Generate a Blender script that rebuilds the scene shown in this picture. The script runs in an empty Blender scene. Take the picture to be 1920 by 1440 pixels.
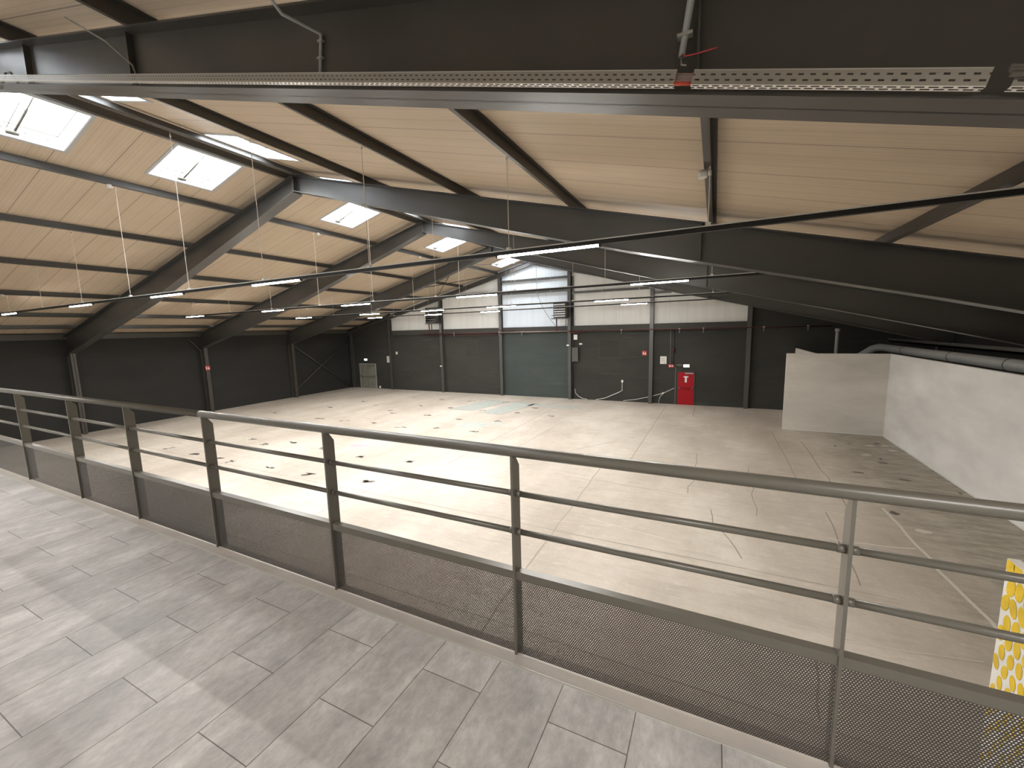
import bpy, math, random
from mathutils import Vector, Matrix

scene = bpy.context.scene
COL = scene.collection
rnd = random.Random(7)

# ------------------------------------------------------------------ camera
FPX = 771.4
YAW, PITCH, ROLL = .4581, .13117, -.02443
cy, sy, cp, sp = math.cos(YAW), math.sin(YAW), math.cos(PITCH), math.sin(PITCH)
fwd = Vector((-sy * cp, cy * cp, -sp))
rgt = Vector((cy, sy, 0))
upv = rgt.cross(fwd)
cr, sr = math.cos(ROLL), math.sin(ROLL)
r2 = rgt * cr + upv * sr
u2 = upv * cr - rgt * sr
cam_data = bpy.data.cameras.new('camera')
cam_data.sensor_width = 36
cam_data.lens = FPX / 1920 * 36
cam_data.clip_start = .05
cam_data.clip_end = 300
cam = bpy.data.objects.new('camera', cam_data)
m = Matrix((r2, u2, -fwd)).transposed().to_4x4()
m.translation = Vector((0, 0, 4.8))
cam.matrix_world = m
COL.objects.link(cam)
scene.camera = cam

# ------------------------------------------------------------------ world, exposure
world = bpy.data.worlds.new('world')
scene.world = world
world.use_nodes = True
world.node_tree.nodes['Background'].inputs[0].default_value = (.75, .85, 1, 1)
world.node_tree.nodes['Background'].inputs[1].default_value = .8
vs = scene.view_settings
vs.view_transform = 'Standard'
vs.look = 'None'
vs.exposure = 0.67
vs.gamma = 1
vs.use_curve_mapping = False
SKY_GLOW = 9.5        # daylight in the opal roof lights
LAMP_GLOW = 430.0
GALLERY_FILL_GLOW = 330.0  # strength of the added, unseen tracks that brighten the gallery
try:
    scene.cycles.use_denoising = True
    scene.cycles.max_bounces = 10
    scene.cycles.diffuse_bounces = 6
    scene.cycles.transparent_max_bounces = 16
    scene.cycles.sample_clamp_indirect = 6
except Exception:
    pass

# ------------------------------------------------------------------ helpers
class MB:
    def __init__(s):
        s.v = []; s.f = []; s.mi = []; s.cur = 0
    def quad(s, *p):
        n = len(s.v); s.v += [tuple(q) for q in p]; s.f.append(tuple(range(n, n + len(p)))); s.mi.append(s.cur); return s
    def hexa(s, a, b):                       # two rings of 4 points
        n = len(s.v); s.v += [tuple(q) for q in a] + [tuple(q) for q in b]
        for f in ((3, 2, 1, 0), (4, 5, 6, 7), (0, 1, 5, 4), (1, 2, 6, 5), (2, 3, 7, 6), (3, 0, 4, 7)):
            s.f.append(tuple(n + i for i in f)); s.mi.append(s.cur)
        return s
    def box(s, x0, x1, y0, y1, z0, z1):
        return s.hexa([(x0, y0, z0), (x1, y0, z0), (x1, y1, z0), (x0, y1, z0)],
                      [(x0, y0, z1), (x1, y0, z1), (x1, y1, z1), (x0, y1, z1)])
    def extr(s, pts, d):                     # polygon extruded by vector d
        n = len(s.v); k = len(pts); d = Vector(d)
        s.v += [tuple(p) for p in pts] + [tuple(Vector(p) + d) for p in pts]
        s.f.append(tuple(n + i for i in reversed(range(k)))); s.mi.append(s.cur)
        s.f.append(tuple(n + k + i for i in range(k))); s.mi.append(s.cur)
        for i in range(k):
            j = (i + 1) % k
            s.f.append((n + i, n + j, n + k + j, n + k + i)); s.mi.append(s.cur)
        return s
    def tube(s, path, r, seg=10, caps=True):
        P = [Vector(p) for p in path]; rings = []
        for i, p in enumerate(P):
            t = (P[min(i + 1, len(P) - 1)] - P[max(i - 1, 0)]).normalized()
            ref = Vector((0, 0, 1)) if abs(t.z) < .9 else Vector((0, 1, 0))
            a = t.cross(ref).normalized(); b = t.cross(a)
            k = 1.0
            if 0 < i < len(P) - 1:
                c = (P[i + 1] - P[i]).normalized().dot((P[i] - P[i - 1]).normalized())
                k = 1 / max(.5, math.sqrt((1 + c) / 2))
            rings.append([p + (a * math.cos(q) + b * math.sin(q)) * r * (k if k < 1.3 else 1.3) for q in [2 * math.pi * j / seg for j in range(seg)]])
        n = len(s.v)
        for R in rings: s.v += [tuple(q) for q in R]
        for i in range(len(rings) - 1):
            for j in range(seg):
                a0 = n + i * seg + j; a1 = n + i * seg + (j + 1) % seg
                s.f.append((a0, a1, a1 + seg, a0 + seg)); s.mi.append(s.cur)
        if caps:
            s.f.append(tuple(n + j for j in reversed(range(seg)))); s.mi.append(s.cur)
            s.f.append(tuple(n + (len(rings) - 1) * seg + j for j in range(seg))); s.mi.append(s.cur)
        return s
    def build(s, name, mats, parent=None, smooth=False):
        me = bpy.data.meshes.new(name)
        me.from_pydata(s.v, [], s.f)
        if not isinstance(mats, (list, tuple)): mats = [mats]
        for m_ in mats: me.materials.append(m_)
        for p, k in zip(me.polygons, s.mi): p.material_index = k
        if smooth:
            for p in me.polygons: p.use_smooth = len(p.vertices) == 4
        import bmesh
        bm = bmesh.new(); bm.from_mesh(me); bmesh.ops.recalc_face_normals(bm, faces=bm.faces); bm.to_mesh(me); bm.free()
        o = bpy.data.objects.new(name, me); COL.objects.link(o)
        if parent is not None: o.parent = parent
        return o

def build_each(mb, name, m_, parent, smooth=False):
    """one object for every separate piece collected in mb"""
    n = len(mb.v); p = list(range(n))
    def f(a):
        while p[a] != a: p[a] = p[p[a]]; a = p[a]
        return a
    for face in mb.f:
        for q in face[1:]: p[f(q)] = f(face[0])
    groups = {}
    for i, face in enumerate(mb.f): groups.setdefault(f(face[0]), []).append(i)
    out = []
    for faces in groups.values():
        idx = sorted({q for i in faces for q in mb.f[i]}); mp = {q: k for k, q in enumerate(idx)}
        c = MB(); c.v = [mb.v[q] for q in idx]; c.f = [tuple(mp[q] for q in mb.f[i]) for i in faces]; c.mi = [0] * len(faces)
        out.append(c.build(name, m_, parent, smooth))
    return out

def tag(o, label=None, cat=None, group=None, kind=None):
    if label: o['label'] = label
    if cat: o['category'] = cat
    if group: o['group'] = group
    if kind: o['kind'] = kind
    return o

def empty(name, loc=(0, 0, 0)):
    o = bpy.data.objects.new(name, None); COL.objects.link(o); o.location = loc; o.empty_display_size = .1
    return o

def dup(o, parent=None):
    c = o.copy(); COL.objects.link(c)
    if parent is not None: c.parent = parent
    for ch in list(o.children): dup(ch, c)
    return c

# ------------------------------------------------------------------ materials
def mat(name, color, rough=.6, metal=0, spec=.5, emit=None, estr=0):
    m = bpy.data.materials.new(name); m.use_nodes = True
    b = m.node_tree.nodes['Principled BSDF']
    b.inputs['Base Color'].default_value = (*color, 1)
    b.inputs['Roughness'].default_value = rough
    b.inputs['Metallic'].default_value = metal
    b.inputs['Specular IOR Level'].default_value = spec
    if emit:
        b.inputs['Emission Color'].default_value = (*emit, 1)
        b.inputs['Emission Strength'].default_value = estr
    return m

class G:
    """small node-graph helper"""
    def __init__(s, m):
        s.t = m.node_tree; s.n = s.t.nodes; s.b = s.n['Principled BSDF']
    def new(s, typ, **kw):
        o = s.n.new(typ)
        for k, v in kw.items(): setattr(o, k, v)
        return o
    def link(s, a, b): s.t.links.new(a, b)
    def coord(s, scale=(1, 1, 1), loc=(0, 0, 0), rot=(0, 0, 0)):
        c = s.new('ShaderNodeTexCoord'); mp = s.new('ShaderNodeMapping')
        mp.inputs['Scale'].default_value = scale; mp.inputs['Location'].default_value = loc; mp.inputs['Rotation'].default_value = rot
        s.link(c.outputs['Object'], mp.inputs['Vector']); return mp.outputs[0]
    def noise(s, vec, scale, detail=6, rough=.6):
        o = s.new('ShaderNodeTexNoise'); o.inputs['Scale'].default_value = scale
        o.inputs['Detail'].default_value = detail; o.inputs['Roughness'].default_value = rough
        s.link(vec, o.inputs['Vector']); return o.outputs['Fac']
    def ramp(s, fac, stops):
        o = s.new('ShaderNodeValToRGB'); e = o.color_ramp.elements
        while len(e) < len(stops): e.new(.5)
        for el, (p, c) in zip(e, stops):
            el.position = p; el.color = (*c, 1) if len(c) == 3 else c
        s.link(fac, o.inputs[0]); return o.outputs[0]
    def mix(s, fac, a, b, mode='MIX'):
        o = s.new('ShaderNodeMix', data_type='RGBA', blend_type=mode)
        for val, i in ((fac, 0), (a, 6), (b, 7)):
            if isinstance(val, (int, float)): o.inputs[i].default_value = val
            elif isinstance(val, tuple): o.inputs[i].default_value = (*val, 1)
            else: s.link(val, o.inputs[i])
        return o.outputs[2]
    def math(s, op, a, b=None, c=None):
        o = s.new('ShaderNodeMath', operation=op)
        for i, v in enumerate((a, b, c)):
            if v is None: continue
            if isinstance(v, (int, float)): o.inputs[i].default_value = v
            else: s.link(v, o.inputs[i])
        return o.outputs[0]
    def bump(s, h, strength=.2, dist=.01):
        o = s.new('ShaderNodeBump'); o.inputs['Strength'].default_value = strength; o.inputs['Distance'].default_value = dist
        s.link(h, o.inputs['Height']); s.link(o.outputs[0], s.b.inputs['Normal'])
    def color(s, c): s.link(c, s.b.inputs['Base Color'])

def painted(name, c, rough=.55, var=.25, scale=1.5, spec=.4):
    m = mat(name, c, rough, spec=spec); g = G(m)
    n = g.noise(g.coord(), scale)
    d = tuple(x * (1 - var) for x in c); l = tuple(min(1, x * (1 + var)) for x in c)
    g.color(g.ramp(n, [(.3, d), (.7, l)])); return m

M = {}
M['steel'] = painted('steel_paint', (.058, .057, .053), .37, .08, 1.5, .9)
M['steel_dark'] = painted('dark_steel_paint', (.068, .062, .054), .42, .1)
M['rail_paint'] = painted('railing_paint', (.118, .108, .088), .34, .06, 8, .6)
M['black'] = mat('black_track', (.012, .012, .012), .5)
M['white'] = mat('white_plastic', (.75, .75, .72), .4)
M['white_lit'] = mat('white_reveal', (.85, .87, .9), .5)
M['grey_trim'] = mat('grey_flashing', (.42, .44, .47), .5)
M['galv'] = mat('galvanised_steel', (.42, .40, .36), .38, .6)
M['red_paint'] = mat('red_pipe_paint', (.10, .025, .025), .5)
M['pink_pipe'] = mat('bare_pipe', (.36, .27, .25), .45, .3)
M['red'] = mat('red_enamel', (.36, .003, .012), .45, spec=.3)
M['red_dark'] = mat('dark_red_enamel', (.22, .006, .014), .4)
M['pipe_grey'] = painted('duct_grey', (.36, .37, .36), .45, .08, 3)
M['wire'] = mat('suspension_wire', (.75, .70, .62), .4)
M['cable_grey'] = mat('cable_grey', (.30, .29, .26), .6)
M['cable_dark'] = mat('cable_dark', (.12, .11, .09), .6)
M['lamp'] = mat('lamp_diffuser', (.9, .9, .86), .5, emit=(1, .975, .93), estr=LAMP_GLOW)
M['lamp_side'] = mat('lamp_diffuser_side', (.9, .9, .86), .5, emit=(1, .97, .91), estr=120)
M['lamp_side_gallery_fill'] = mat('lamp_diffuser_side_gallery_fill', (.9, .9, .86), .5, emit=(1, .97, .91), estr=25)
M['lamp_gallery_fill'] = mat('lamp_diffuser_gallery_fill', (.9, .9, .86), .5, emit=(1, .975, .94), estr=GALLERY_FILL_GLOW)
M['sky_pane'] = mat('opal_pane', (.9, .93, 1), .4, emit=(.93, .97, 1.0), estr=SKY_GLOW)
M['exit'] = mat('exit_sign_lit', (.8, .95, .88), .4, emit=(.75, 1, .88), estr=3)
M['paper'] = mat('paper', (.78, .77, .72), .7)
M['ink'] = mat('ink', (.06, .06, .07), .7)
M['sign_red'] = mat('sign_red', (.45, .03, .03), .5)
M['yellow'] = painted('yellow_print', (.78, .53, .02), .6, .12, 12)
M['poster_white'] = mat('printed_white', (.82, .80, .76), .6)
M['black_hole'] = mat('black_rubber', (.02, .02, .02), .8)
M['green'] = mat('green_print', (.02, .22, .12), .5)

# sandwich roof panels: cream with fine ribs running down the slope, a joint each metre
def roof_mat():
    m = mat('cream_roof_panel', (.45, .37, .28), .55, spec=.3); g = G(m)
    c = g.coord(); sx = g.new('ShaderNodeSeparateXYZ'); g.link(c, sx.inputs[0]); y = sx.outputs[1]
    def line(period, width, off=0.0):
        f = g.math('FRACT', g.math('DIVIDE', g.math('ADD', y, off + 100 * period), period))
        d = g.math('ABSOLUTE', g.math('SUBTRACT', f, .5))
        return g.math('LESS_THAN', d, width / period / 2)
    joint = line(1.0, .022, .08); fine = line(1 / 3, .014, .08); micro = line(.0833, .016)
    n = g.noise(g.coord((.3, 1.5, 1)), 1.2, 5)
    base = g.ramp(n, [(.25, (.53, .43, .315)), (.75, (.61, .50, .375))])
    c1 = g.mix(g.math('MULTIPLY', fine, .45), base, (.25, .2, .15))
    c2 = g.mix(g.math('MULTIPLY', joint, .45), c1, (.13, .10, .08))
    c3 = g.mix(g.math('MULTIPLY', micro, .16), c2, (.25, .2, .15))
    g.color(c3)
    h = g.math('SUBTRACT', 1, g.math('ADD', joint, g.math('MULTIPLY', fine, .4)))
    g.bump(h, .3, .006)
    return m
M['roof'] = roof_mat()

def wall_mat(name, c, streak=.3, lum=1.35):
    m = mat(name, c, .75, spec=.25); g = G(m)
    n = g.noise(g.coord((.35, .35, 1.0)), .8, 5)
    col = g.ramp(n, [(.3, tuple(x * .82 for x in c)), (.72, tuple(x * 1.15 for x in c))])
    s = g.noise(g.coord((.22, .22, 3.2)), 1.7, 8, .65)
    sm = g.ramp(s, [(.60, (0, 0, 0)), (.75, (1, 1, 1))])
    col = g.mix(g.math('MULTIPLY', sm, streak), col, tuple(x * lum for x in c))
    g.color(col)
    br = g.new('ShaderNodeTexBrick'); g.link(g.coord((1, 1, 1), rot=(math.pi / 2, 0, 0)), br.inputs['Vector'])
    br.inputs['Scale'].default_value = 1; br.inputs['Brick Width'].default_value = .5; br.inputs['Row Height'].default_value = .2
    br.inputs['Mortar Size'].default_value = .006
    g.bump(br.outputs['Fac'], -.15, .003)
    return m
M['wall_dark'] = wall_mat('charcoal_wall_paint', (.047, .047, .042), .75, 2.2)
M['wall_side'] = wall_mat('side_wall_paint', (.030, .0295, .0275), .3, 1.4)
M['wall_center'] = wall_mat('blue_grey_wall_paint', (.062, .075, .072), .6, 1.7)
M['band'] = painted('dark_fascia_paint', (.052, .050, .045), .6, .1)

def gable_panel(name, c):
    m = mat(name, c, .5, spec=.3); g = G(m)
    v = g.coord(); sx = g.new('ShaderNodeSeparateXYZ'); g.link(v, sx.inputs[0])
    f = g.math('FRACT', g.math('DIVIDE', g.math('ADD', sx.outputs[0], 100), 1.0))
    l = g.math('LESS_THAN', g.math('ABSOLUTE', g.math('SUBTRACT', f, .5)), .012)
    n = g.noise(g.coord((3, 1, .4)), .9, 5)
    base = g.ramp(n, [(.3, tuple(x * .92 for x in c)), (.7, c)])
    g.color(g.mix(g.math('MULTIPLY', l, .3), base, tuple(x * .5 for x in c))); return m
M['gable'] = gable_panel('off_white_panel', (.82, .83, .81))
M['gable_c'] = gable_panel('bluish_white_panel', (.80, .88, .97))

def floor_mat():
    m = mat('hall_concrete', (.6, .55, .48), .55, spec=.35); g = G(m)
    n1 = g.noise(g.coord((.9, .45, 1)), .35, 8, .62)
    c = g.ramp(n1, [(.36, (.43, .375, .315)), (.5, (.58, .52, .45)), (.62, (.70, .65, .58))])
    n2 = g.noise(g.coord((.8, 5.0, 1)), 1.1, 9, .7)
    s = g.ramp(n2, [(.50, (0, 0, 0)), (.68, (1, 1, 1))])
    c = g.mix(g.math('MULTIPLY', s, .5), c, (.37, .32, .27))
    n3 = g.noise(g.coord((1.5, 4.2, 1), (3, 7, 0)), 1.6, 9, .7)
    s3 = g.ramp(n3, [(.55, (0, 0, 0)), (.7, (1, 1, 1))])
    c = g.mix(g.math('MULTIPLY', s3, .5), c, (.80, .75, .68))
    # greenish worn strip beside the partition
    v = g.coord(); sx = g.new('ShaderNodeSeparateXYZ'); g.link(v, sx.inputs[0])
    n4 = g.noise(g.coord((1, .6, 1), (9, 2, 0)), .9, 6, .7)
    edge = g.math('ADD', sx.outputs[0], g.math('MULTIPLY', g.math('SUBTRACT', n4, .5), 3.2))
    k = g.new('ShaderNodeMapRange'); g.link(edge, k.inputs[0]); k.inputs[1].default_value = 3.4; k.inputs[2].default_value = 5.0
    n5 = g.noise(g.coord((.8, 2.6, 1), (4, 4, 0)), 1.8, 9, .72)
    worn = g.ramp(n5, [(.38, (.13, .105, .08)), (.5, (.25, .235, .18)), (.62, (.42, .42, .33))])
    c = g.mix(g.math('MULTIPLY', k.outputs[0], .85), c, worn)
    n6 = g.noise(g.coord(), 14, 6, .7)
    c = g.mix(.25, c, g.ramp(n6, [(.3, (.45, .40, .34)), (.7, (.68, .62, .54))]), 'MIX')
    g.color(c)
    g.bump(n2, .08, .004); return m
M['floor'] = floor_mat()

def tile_mat():
    m = mat('grey_floor_tile', (.5, .48, .45), .36, spec=.5); g = G(m)
    br = g.new('ShaderNodeTexBrick', offset=.5, offset_frequency=2, squash=1)
    # long side of every tile runs along y, rows step along x
    g.link(g.coord((1, 1, 1), (20 - 1.39 + .64 - .03 + .0, .24 + 20 * .32, 0), (0, 0, 0)), br.inputs['Vector'])
    mp = br.inputs['Vector'].links[0].from_node
    # swap axes: texture x = world y, texture y = world x
    tc = mp.inputs['Vector'].links[0].from_node
    sx = g.new('ShaderNodeSeparateXYZ'); cb = g.new('ShaderNodeCombineXYZ')
    g.link(tc.outputs['Object'], sx.inputs[0]); g.link(sx.outputs[1], cb.inputs[0]); g.link(sx.outputs[0], cb.inputs[1])
    g.link(cb.outputs[0], mp.inputs['Vector'])
    TX, TY = TILE_OFF
    mp.inputs['Location'].default_value = (TX, TY, 0)
    br.inputs['Scale'].default_value = 1
    br.inputs['Brick Width'].default_value = .64; br.inputs['Row Height'].default_value = .32
    br.inputs['Mortar Size'].default_value = .0022; br.inputs['Mortar Smooth'].default_value = .1; br.inputs['Bias'].default_value = 0
    br.inputs['Color1'].default_value = (.43, .42, .41, 1); br.inputs['Color2'].default_value = (.51, .50, .49, 1)
    br.inputs['Mortar'].default_value = (.14, .125, .11, 1)
    n = g.noise(g.coord((1.6, .7, 1)), 2.2, 9, .68)
    cl = g.ramp(n, [(.33, (.74, .73, .72)), (.5, (.95, .94, .92)), (.66, (1.28, 1.27, 1.25))])
    c = g.mix(1.0, br.outputs['Color'], cl, 'MULTIPLY')
    n2 = g.noise(g.coord((2.0, 1.2, 1)), 13, 8, .72)
    c = g.mix(1.0, c, g.ramp(n2, [(.35, (.84, .84, .84)), (.65, (1.15, 1.15, 1.15))]), 'MULTIPLY')
    g.color(c)
    h = g.math('ADD', g.math('MULTIPLY', n2, .6), g.math('MULTIPLY', n, .4))
    g.bump(g.math('SUBTRACT', h, g.math('MULTIPLY', br.outputs['Fac'], .5)), .35, .004)
    rr = g.new('ShaderNodeMapRange'); g.link(n2, rr.inputs[0]); rr.inputs[1].default_value = .3; rr.inputs[2].default_value = .7
    rr.inputs[3].default_value = .30; rr.inputs[4].default_value = .48; g.link(rr.outputs[0], g.b.inputs['Roughness'])
    return m
TILE_OFF = (12.8 - 1.39, 12.8 + .24)
M['tile'] = tile_mat()
M['border'] = painted('border_tile', (.46, .42, .38), .45, .1, 4)

# punched sheet: round holes in a staggered grid, really open (transparent)
def perf_mat(name, c, pitch, rad, rough=.45, slots=None):
    m = mat(name, c, rough, spec=.4); g = G(m)
    v = g.coord(); sx = g.new('ShaderNodeSeparateXYZ'); g.link(v, sx.inputs[0]); x, z = sx.outputs[0], sx.outputs[2]
    if slots is None:
        ry = pitch * math.sqrt(3)
        def cell(ox, oz):
            fx = g.math('SUBTRACT', g.math('FRACT', g.math('DIVIDE', g.math('ADD', x, 50 * pitch + ox), pitch)), .5)
            fz = g.math('SUBTRACT', g.math('FRACT', g.math('DIVIDE', g.math('ADD', z, 50 * ry + oz), ry)), .5)
            dx = g.math('MULTIPLY', fx, pitch); dz = g.math('MULTIPLY', fz, ry)
            return g.math('LESS_THAN', g.math('ADD', g.math('MULTIPLY', dx, dx), g.math('MULTIPLY', dz, dz)), rad * rad)
        hole = g.math('MAXIMUM', cell(0, 0), cell(pitch / 2, ry / 2))
    else:                                    # (axis, pitch, length, row centres, half height)
        ax, sp_, ln, rows, hh = slots
        q = z if ax == 'z' else sx.outputs[1]
        hole = None
        for i, r in enumerate(rows):
            fx = g.math('ABSOLUTE', g.math('MULTIPLY', g.math('SUBTRACT', g.math('FRACT', g.math('DIVIDE', g.math('ADD', x, 50 * sp_ + i * sp_ * .5), sp_)), .5), sp_))
            a = g.math('LESS_THAN', fx, ln / 2)
            b = g.math('LESS_THAN', g.math('ABSOLUTE', g.math('SUBTRACT', q, r)), hh)
            h = g.math('MULTIPLY', a, b); hole = h if hole is None else g.math('MAXIMUM', hole, h)
    tr = g.new('ShaderNodeBsdfTransparent'); mx = g.new('ShaderNodeMixShader')
    g.link(hole, mx.inputs[0]); g.link(g.b.outputs[0], mx.inputs[1]); g.link(tr.outputs[0], mx.inputs[2])
    g.link(mx.outputs[0], g.n['Material Output'].inputs['Surface']); return m
M['perf'] = perf_mat('perforated_sheet', (.060, .054, .046), .0095, .0029)

# floor marks
M['mark'] = mat('floor_mark_dark', (.13, .11, .095), .7)
M['joint'] = mat('floor_joint', (.38, .33, .28), .8)
M['crack'] = mat('floor_joint_worn', (.30, .255, .21), .8)
M['blue_patch'] = painted('pale_blue_floor_paint', (.47, .505, .475), .6, .1, 3)
M['pink_patch'] = mat('pink_spray', (.72, .42, .46), .7)
M['pale_line'] = mat('pale_floor_line', (.66, .63, .56), .7)

# ------------------------------------------------------------------ dimensions
XR = -11.35; Z0 = 9.46; SL = .25
def ztop(x): return Z0 - SL * abs(x - XR)      # top of the rafters, underside of the purlins
PUR = .19                                      # purlin height
def zroof(x): return ztop(x) + PUR
XL, XW = -29.3, 7.95
YW = 26.85
YB = -9.2
FRAMES = [8.85, 14.88, 20.9]

# ------------------------------------------------------------------ setting: floor
b = MB()
b.cur = 0; b.box(XL - .3, XW + .3, YB, YW + .3, -.2, 0)
def patch(pts, k, z=.003):
    b.cur = k; b.quad(*[(x, y, z) for x, y in pts])
def strip(path, w, k, z=.003):
    b.cur = k
    for (x0, y0), (x1, y1) in zip(path, path[1:]):
        d = Vector((x1 - x0, y1 - y0)); n = Vector((-d.y, d.x)).normalized() * w / 2
        b.quad((x0 - n.x, y0 - n.y, z), (x1 - n.x, y1 - n.y, z), (x1 + n.x, y1 + n.y, z), (x0 + n.x, y0 + n.y, z))
def jag(x0, y0, x1, y1, n=9, a=.04):
    return [(x0 + (x1 - x0) * i / n + rnd.uniform(-a, a), y0 + (y1 - y0) * i / n + rnd.uniform(-a, a)) for i in range(n + 1)]
def blob(x, y, rx, ry, k, z=.004, n=11, rot=0):
    pts = []
    for i in range(n):
        q = 2 * math.pi * i / n; r = rnd.uniform(.7, 1.2); u, v = rx * r * math.cos(q), ry * r * math.sin(q)
        pts.append((x + u * math.cos(rot) - v * math.sin(rot), y + u * math.sin(rot) + v * math.cos(rot)))
    patch(pts, k, z)
# scuffed marks left where racks were bolted down, a grid 2.3 m apart
for x, y in [(-21.36, 9.06), (-19.21, 9.07), (-16.64, 8.97), (-14.5, 9.1), (-12.4, 9.2), (-9.96, 9.43),
             (-19.35, 11.4), (-17.8, 11.1), (-16.95, 11.8), (-14.6, 11.7), (-12.34, 11.48), (-9.97, 11.65), (-17.6, 9.0),
             (-20.2, 15.9), (-18.3, 16.0), (-16.3, 16.1), (-14.2, 15.9), (-12.5, 16.4), (-10.19, 16.5), (-14.9, 14.1),
             (-12.4, 18.6), (-14.8, 18.8), (-17.2, 18.7), (-10.16, 18.9), (-10.2, 21.2), (-12.5, 21.1), (-14.8, 21.2), (-17.2, 21.2), (-9.76, 22.9),
             (-20.2, 20.4), (-18, 19.2), (-22.6, 18.7), (-12.4, 24), (-14.8, 23.8), (-17.3, 23.7), (-19.8, 23.6), (-8, 21.0), (-22.4, 14.2), (-24.5, 16.1), (-22.2, 21.2)]:
    for _ in range(3):
        blob(x + rnd.uniform(-.18, .18), y + rnd.uniform(-.12, .12), rnd.uniform(.09, .22), rnd.uniform(.04, .11), 1, rot=rnd.uniform(-.5, .9))
blob(-13.7, 12.5, .45, .22, 5); blob(-13.3, 12.65, .3, .1, 5, .005)
strip([(-8.6, 12.0), (-8.62, 23.3)], .035, 2); strip([(-9.5, 4.0), (-9.45, 9)], .03, 2)
strip(jag(-3.2, 4.5, -3.4, 14.0, 14, .03), .03, 2); strip(jag(-7.2, 13, -6.9, 20, 10, .03), .03, 2)
strip(jag(-3.3, 12.4, -.7, 12.2, 6, .03), .03, 2); strip([(-2.6, 14.5), (-2.5, 26.4)], .03, 2)
strip(jag(1.1, 11.5, 1.2, 15.5, 8, .05), .018, 3); strip(jag(-.5, 12.4, -.4, 16.5, 8, .09), .022, 3)
strip(jag(2.45, 14.5, 2.44, 21.0, 6, .02), .03, 2)
strip(jag(3.3, 12.4, 3.3, 19.8, 10, .04), .024, 3); strip(jag(2.53, 9.0, 2.7, 12.4, 8, .05), .024, 3); strip(jag(1.3, 5.6, 1.55, 7.0, 7, .03), .025, 3)
strip(jag(.6, 9.2, .0, 11.4, 6, .08), .025, 3)
strip(jag(4.05, 13.2, 4.1, 5.2, 16, .05), .06, 6); strip(jag(2.4, 10.8, 4.0, 11, 6, .05), .04, 6)
strip(jag(4.1, 7.2, 6.3, 7.4, 9, .06), .018, 3)
strip([(-3.5, 21.6), (2.9, 21.8)], .05, 6); strip([(-8.6, 17.4), (-14.6, 17.3)], .03, 2)
strip([(-20, 13.2), (-11.5, 13.4)], .03, 2); strip([(-9, 14.0), (-5, 15.1), (-3.6, 17.2)], .03, 2)
strip([(-.9, 26.4), (-.9, 23.5), (.6, 23.4)], .04, 2)
for yy in (5.4, 8.75, 14.8, 20.8): strip(jag(-28.8, yy, 3.0, yy + .05, 24, .015), .022, 2)
for xx in (-14.3, -20.2, -25.8): strip([(xx, 3), (xx + .05, 26.4)], .02, 2)
for _ in range(60):                      # hairline scratches and pale scrapes
    x, y = rnd.uniform(-26, 4), rnd.uniform(4.5, 26); l = rnd.uniform(.4, 2.2); a = rnd.gauss(0, .12)
    strip(jag(x, y, x + l * math.cos(a), y + l * math.sin(a), 6, .02), rnd.uniform(.012, .025), rnd.choice([2, 6, 6]) if y > 11 else 6)
# pale blue painted bays
patch([(-14.6, 21.0), (-13.0, 21.0), (-12.4, 24.4), (-13.9, 24.4)], 4); patch([(-12.3, 20.6), (-10.9, 20.5), (-10.2, 24.3), (-11.7, 24.5)], 4)
patch([(-10.6, 23.5), (-7.2, 23.4), (-7.1, 24.0), (-10.4, 24.2)], 4)
blob(-11, 17.6, 1.0, .6, 4); blob(-9.9, 18.3, .5, .3, 4, .005)
strip([(-14.7, 20.9), (-12.95, 20.9), (-12.3, 24.5)], .07, 2, .005); strip([(-12.4, 20.5), (-10.8, 20.4), (-10.1, 24.3), (-15, 24.6)], .07, 2, .005)
for _ in range(26):
    blob(rnd.uniform(4.2, 6.3), rnd.uniform(6, 21), rnd.uniform(.04, .2), rnd.uniform(.03, .12), rnd.choice([1, 6]), .004)
fl = b.build('floor', [M['floor'], M['mark'], M['joint'], M['crack'], M['blue_patch'], M['pink_patch'], M['pale_line']])
tag(fl, kind='structure')

# ------------------------------------------------------------------ setting: walls
TH = .25
b = MB(); b.box(XL - TH, XL, YB, YW + TH, 0, zroof(XL) + .25)
tag(b.build('wall_left', M['wall_side']), kind='structure')
b = MB(); b.box(XW, XW + TH, YB, YW + TH, 0, zroof(XW) + .25)
tag(b.build('wall_right', M['wall_side']), kind='structure')
b = MB(); b.extr([(XL, YB, 0), (XW, YB, 0), (XW, YB, zroof(XW) + .1), (XR, YB, Z0 + PUR + .1), (XL, YB, zroof(XL) + .1)], (0, -TH, 0))
tag(b.build('wall_rear', M['gable']), kind='structure')
# gable wall at the far end: dark below 4.95 m and in the outer bays, white panels above, blue-grey centre bay
GL, GR, GB = -24.45, 1.72, 4.96
CL, CR = -13.95, -8.75
b = MB()
def gq(pts, k, dy=0.0):
    b.cur = k; b.extr([(x, YW + dy, z) for x, z in pts], (0, TH, 0))
gq([(XL, 0), (GL, 0), (GL, zroof(GL) + .1), (XL, zroof(XL) + .1)], 0)
gq([(GL, 0), (CL, 0), (CL, GB), (GL, GB)], 0)
gq([(CL, 0), (CR, 0), (CR, GB), (CL, GB)], 1)
gq([(CR, 0), (GR, 0), (GR, GB), (CR, GB)], 0)
gq([(GR, 0), (XW, 0), (XW, zroof(XW) + .1), (GR, zroof(GR) + .1)], 0)
gq([(GL, GB), (CL, GB), (CL, zroof(CL) + .1), (GL, zroof(GL) + .1)], 2)
gq([(CL, GB), (CR, GB), (CR, zroof(CR) + .1), (XR, Z0 + PUR + .1), (CL, zroof(CL) + .1)], 3)
gq([(CR, GB), (GR, GB), (GR, zroof(GR) + .1), (CR, zroof(CR) + .1)], 2)
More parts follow.
